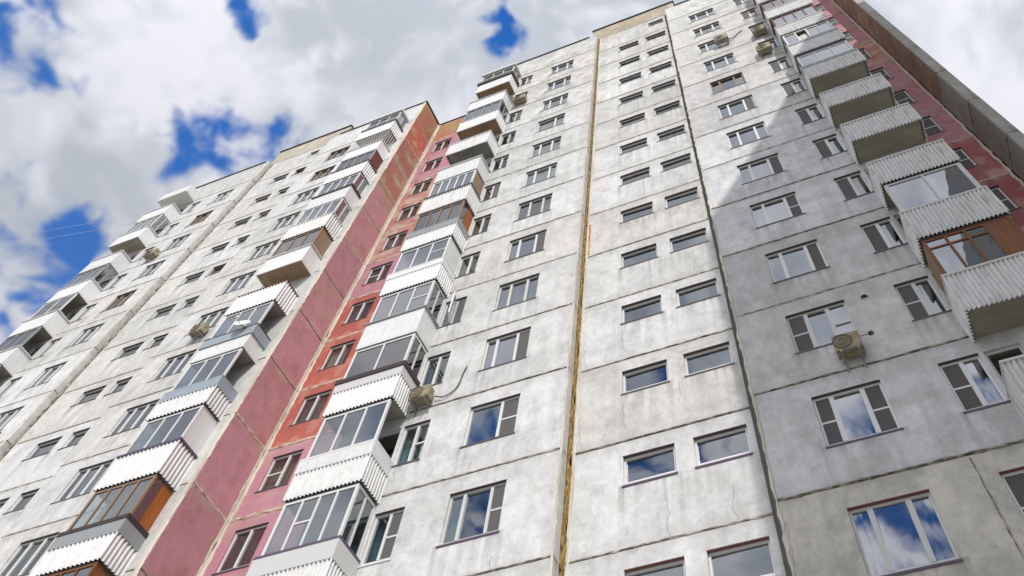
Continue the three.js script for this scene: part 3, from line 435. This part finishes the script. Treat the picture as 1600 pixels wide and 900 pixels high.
const rs = {
  '-1': {}, 0: { n: 3, transom: 0.26, solid: 0.30, frame: M.wood, infill: M.wood, glass: M.skyGlass, drape: M.curtain[0], head: M.brownBand, yTop: 2.62, left: M.oldWood, sill: M.white2, sillOut: 0.09, label: 'balcony with brown wooden glazing and white blinds' },
  1: { n: 2, frame: M.white2, glass: M.skyGlass, left: 'open', drape: M.curtain[0], sill: M.white2, sillOut: 0.08, post: 0.11 },
  2: {}, 3: { under: 'beige' }, 4: { under: 'beige' }, 5: { n: 3, glass: M.skyGlass, drape: M.curtain[0], left: 'glass', sill: M.blueGrey, sillT: 0.12, yTop: 2.5 },
  6: { n: 4, glass: M.skyGlass, gapAt: [1], sill: M.blueGrey, sillT: 0.16, left: 'glass', drape: M.curtain[0] }, 7: { n: 4, glass: M.skyGlass, frame: M.redWood, drape: M.curtain[3], left: M.redWood }, 8: { n: 4, frame: M.redWood, glass: M.tint, left: M.redWood }, 9: { n: 3 }, 10: { n: 3, canopy: 0.2 },
};
for (let k = -1; k <= 10; k++) addBalcony(R, k, { ...gR, ...rs[k] });
const ls = {
  '-2': {}, '-1': { n: 4, frame: M.wood, right: M.wood, glass: M.glass[1], head: M.brownBand, clH: 0.7, label: 'lowest wooden balcony with something blue behind its panes' },
  0: { clH: 0.72, upper: M.greyFrame, n: 4, frame: M.oldWood, right: M.orange, glass: M.glass[0], sill: M.brownBand, sillT: 0.14, sillOut: 0.1, head: M.dark, label: 'balcony with a bright orange side board' },
  1: { n: 3, right: M.white, sill: M.purple, sillOut: 0.1, sillT: 0.08, glass: M.skyGlass }, 2: { clH: 0.72, upper: M.blueGrey, n: 3, right: 'open', sill: M.blueGrey, glass: M.skyGlass, head: M.dark }, 3: { clH: 0.66, upper: M.blueGrey, n: 3, right: 'open', sill: M.dark, glass: M.skyGlass, head: M.dark },
  4: { sill: M.redWood, sillT: 0.05 }, 5: { under: 'tan', n: 3, frame: M.oldWood, right: M.oldWood, glass: M.tint }, 6: { n: 4, glass: M.skyGlass, right: 'glass' }, 7: { n: 4, sill: M.dark, sillT: 0.14, glass: M.skyGlass, right: 'glass' },
  8: { n: 4, frame: M.greyFrame, right: M.redWood, sill: M.dark, sillT: 0.16, glass: M.tint }, 9: { lattice: M.white2 }, 10: { n: 3, frame: M.white2, sill: M.dark, sillT: 0.22, sillOut: 0.1, glass: M.skyGlass, right: 'glass', canopy: 0.14 },
};
for (let k = -1; k <= 10; k++) addBalcony(L, k, { pitch: 0.15, ...(k >= 3 ? { style: k % 2 ? 'flat' : undefined } : {}), ...ls[k] });
const lls = { 5: { n: 3, frame: M.greyFrame, glass: M.tint }, 6: { n: 2, glass: M.tint }, 7: { n: 4, frame: M.greyFrame, right: 'glass', glass: M.skyGlass }, 8: { }, 9: { n: 4, frame: M.white2, right: 'glass', glass: M.skyGlass }, 10: { canopy: 0.8, canopyMat: M.boards[1] } };
for (let k = 3; k <= 10; k++) addBalcony(LL, k, { style: 'flat', under: k === 8 || k === 10 ? 'brown' : 'beige', ...(lls[k] || { n: 3 }) });

// ------------------------------------------------------------------ things fixed to the facade
function aircon(label, x, y, z, body = M.acBody, w = 0.8, h = 0.55) {
  const t = thing('air_conditioner', label, 'air conditioner', x, y, z, 'air conditioner boxes on the facade');
  mesh('casing', cached(`ac${w}${h}`, () => new RoundedBoxGeometry(w, h, 0.3, 2, 0.025)), body, t, 0, h / 2, 0.25);
  mesh('fan_guard', cached('fan', () => mergeGeometries([0.06, 0.12, 0.18, 0.22].map(q => new THREE.TorusGeometry(q, 0.008, 6, 24)))), M.acDark, t, -0.1, h / 2, 0.405);
  for (const s of [-1, 1]) mesh('bracket', cached('brk', () => bars([[-0.02, 0.02, -0.06, -0.02, 0, 0.42], [-0.02, 0.02, -0.3, -0.02, 0, 0.04]])), M.greyMetal, t, s * w * 0.32, 0, 0);
  return t;
}
aircon('stained air conditioner under the shaded three-light window, second row above the bottom right window', 7.22, R0(1) + 0.15, 0, M.acOld, 0.62, 0.5);
aircon('brown air conditioner high on the wall right of the expansion joint, under a top window', 7.3, R0(9) + 0.85, 0, M.acOld, 0.72, 0.6);
aircon('upper of two brown air conditioners left of the right balcony stack near the top', 9.2, R0(9) + 0.2, 0, M.acOld, 0.7, 0.55);
aircon('lower of two brown air conditioners left of the right balcony stack near the top', 8.95, R0(8) + 0.3, 0, M.acOld, 0.7, 0.6);
aircon('weathered air conditioner right of the centre balconies, below a small window and beside the hose', -4.62, R0(2) + 0.02, 0, M.acOld, 0.66, 0.42);
aircon('air conditioner below a window right of the topmost centre balconies', -4.45, R0(10) + 0.3, 0, M.acOld, 0.8, 0.5);
aircon('brown air conditioner below a window on the left wing, halfway up', -17.9, R0(5) + 0.25, D, M.acOld, 0.7, 0.5);
aircon('cream air conditioner below a window on the left wing, near the lower left corner', -18.55, R0(1) + 0.3, D, M.acBody, 0.7, 0.5);
aircon('air conditioner left of the light seam, right of the far left balconies', -28.2, R0(9) + 0.2, D, M.acOld, 0.8, 0.5);
{
  const t = thing('satellite_dish', 'white satellite dish on the glazed balcony at the corner of the left wing', 'satellite dish', -13.95, R0(4) + 0.75, 0.72);
  const pts = []; for (let i = 0; i <= 10; i++) { const q = 0.32 * i / 10; pts.push(new THREE.Vector2(q, q * q * 0.7)); }
  const dish = mesh('dish', new THREE.LatheGeometry(pts, 28), new THREE.MeshStandardMaterial({ color: 0xdcdcdc, roughness: 0.5, side: THREE.DoubleSide }), t, 0, 0.3, 0.15); dish.rotation.set(1.15, 0, -0.3);
  mesh('mount', bars([[-0.02, 0.02, 0, 0.32, 0.0, 0.04], [-0.02, 0.02, 0.28, 0.32, 0.04, 0.16]]), M.greyMetal, t);
  const arm = mesh('feed_arm', new THREE.CylinderGeometry(0.012, 0.012, 0.42, 8), M.greyMetal, t, 0.03, 0.22, 0.36); arm.rotation.x = 1.3;
  mesh('receiver', new THREE.CylinderGeometry(0.035, 0.045, 0.1, 12), M.white2, t, 0.03, 0.28, 0.55);
}
function hose(name, label, pts, r, mat) { const t = mesh(name, new THREE.TubeGeometry(new THREE.CatmullRomCurve3(pts.map(p => new THREE.Vector3(...p))), 40, r, 8), mat, scene); return tag(t, label, 'hose'); }
hose('drain_hose', 'dark hose curling up the wall right of the weathered air conditioner', [[-4.25, R0(2) + 0.2, 0.1], [-3.95, R0(2) + 0.12, 0.06], [-3.62, R0(2) + 0.35, 0.04], [-3.5, R0(2) + 0.95, 0.035], [-3.42, R0(2) + 1.2, 0.05]], 0.017, M.acDark);
hose('drain_hose', 'dark hose looping on the wall right of the high brown air conditioner', [[7.66, R0(9) + 1.1, 0.15], [7.95, R0(9) + 1.35, 0.05], [8.2, R0(9) + 1.75, 0.04], [8.45, R0(9) + 1.95, 0.04]], 0.022, M.acDark);
{
  const t = thing('wall_hook', 'dark metal hook on the shaded wall above right of an air conditioner', 'hook', 8.06, R0(1) + 2.1, 0);
  mesh('plate', bars([[-0.08, 0.08, -0.03, 0.03, 0, 0.03]]), M.acDark, t); const h = mesh('hook_arm', new THREE.TorusGeometry(0.06, 0.014, 8, 16, Math.PI * 1.2), M.acDark, t, 0, -0.05, 0.06);
}
{ const t = thing('wall_bracket', 'dark cable bracket sticking out right of the shaded air conditioner', 'bracket', 7.7, R0(1) + 0.55, 0); mesh('arm', bars([[-0.2, 0.08, -0.012, 0.012, 0.26, 0.285], [-0.2, -0.17, -0.012, 0.012, 0, 0.26]]), M.greyMetal, t); mesh('cable_knot', new THREE.TorusKnotGeometry(0.04, 0.014, 40, 6), M.acDark, t, 0.1, 0, 0.27); }
{ const t = thing('drying_rack', 'reddish brown drying rack fixed under a window by the lower left edge', 'drying rack', -27.2, R0(4) + 0.6, D); const Ls = []; for (let i = 0; i < 6; i++) Ls.push([-0.8, 0.8, -0.01, 0.01, 0.1 + i * 0.11, 0.12 + i * 0.11]); mesh('rods', bars(Ls), M.redWood, t); for (const s of [-1, 1]) mesh('arm', bars([[s * 0.8 - 0.02, s * 0.8 + 0.02, -0.02, 0.02, 0, 0.72]]), M.redWood, t); mesh('cloth', bars([[-0.7, 0.5, -0.25, 0.012, 0.6, 0.63]]), M.redWood, t); }
{ const t = thing('blue_bag', 'blue plastic bag behind the panes of the lowest wooden balcony', 'bag', -13.9, J(-1) + 0.6, 0.3); const g = new THREE.SphereGeometry(0.35, 20, 14); const P = g.attributes.position; for (let i = 0; i < P.count; i++) { const x = P.getX(i), y = P.getY(i), z = P.getZ(i), n = 0.8 + 0.4 * vn(x * 9 + 20, y * 9 + z * 5 + 20); P.setXYZ(i, x * n, (y * n + 0.3) * 1.5, z * n * 0.5); } g.computeVertexNormals(); mesh('bag_body', g, std(0.04, 0.25, 0.6, 0.5), t); mesh('bag_knot', new THREE.ConeGeometry(0.08, 0.2, 10), std(0.04, 0.25, 0.6, 0.5), t, 0, 1.0, 0); }
for (const [x, y, l] of [[4.10, 18.38, 'white lamp globe behind a right-hand stair window, level with the shaded air conditioner'], [4.09, 12.95, 'white lamp globe behind the lowest right stair window']]) { const t = thing('ceiling_lamp', l, 'lamp', x, y, -0.9); mesh('globe', new THREE.SphereGeometry(0.085, 20, 14), M.white, t); mesh('stem', new THREE.CylinderGeometry(0.012, 0.012, 0.3, 8), M.acDark, t, 0, 0.22, 0); }
// cables across the sky on the left
for (const [i, y0, y1] of [[0, 28.5, 21.6], [1, 27.7, 21.5]]) {
  const pts = []; for (let n = 0; n <= 24; n++) { const t = n / 24; pts.push(new THREE.Vector3(mix(-62, -24, t), G0 + mix(y0 + 12, y1 + 0.6, t) - 1.2 * Math.sin(Math.PI * t), 3.6 - i * 0.4)); }
  tag(mesh('overhead_cable', new THREE.TubeGeometry(new THREE.CatmullRomCurve3(pts), 48, 0.008, 6), std(0.62, 0.63, 0.66, 0.6), scene), i ? 'lower of two thin cables crossing the sky at the left' : 'upper of two thin cables crossing the sky at the left', 'cable');
}
renderer.render(scene, camera);
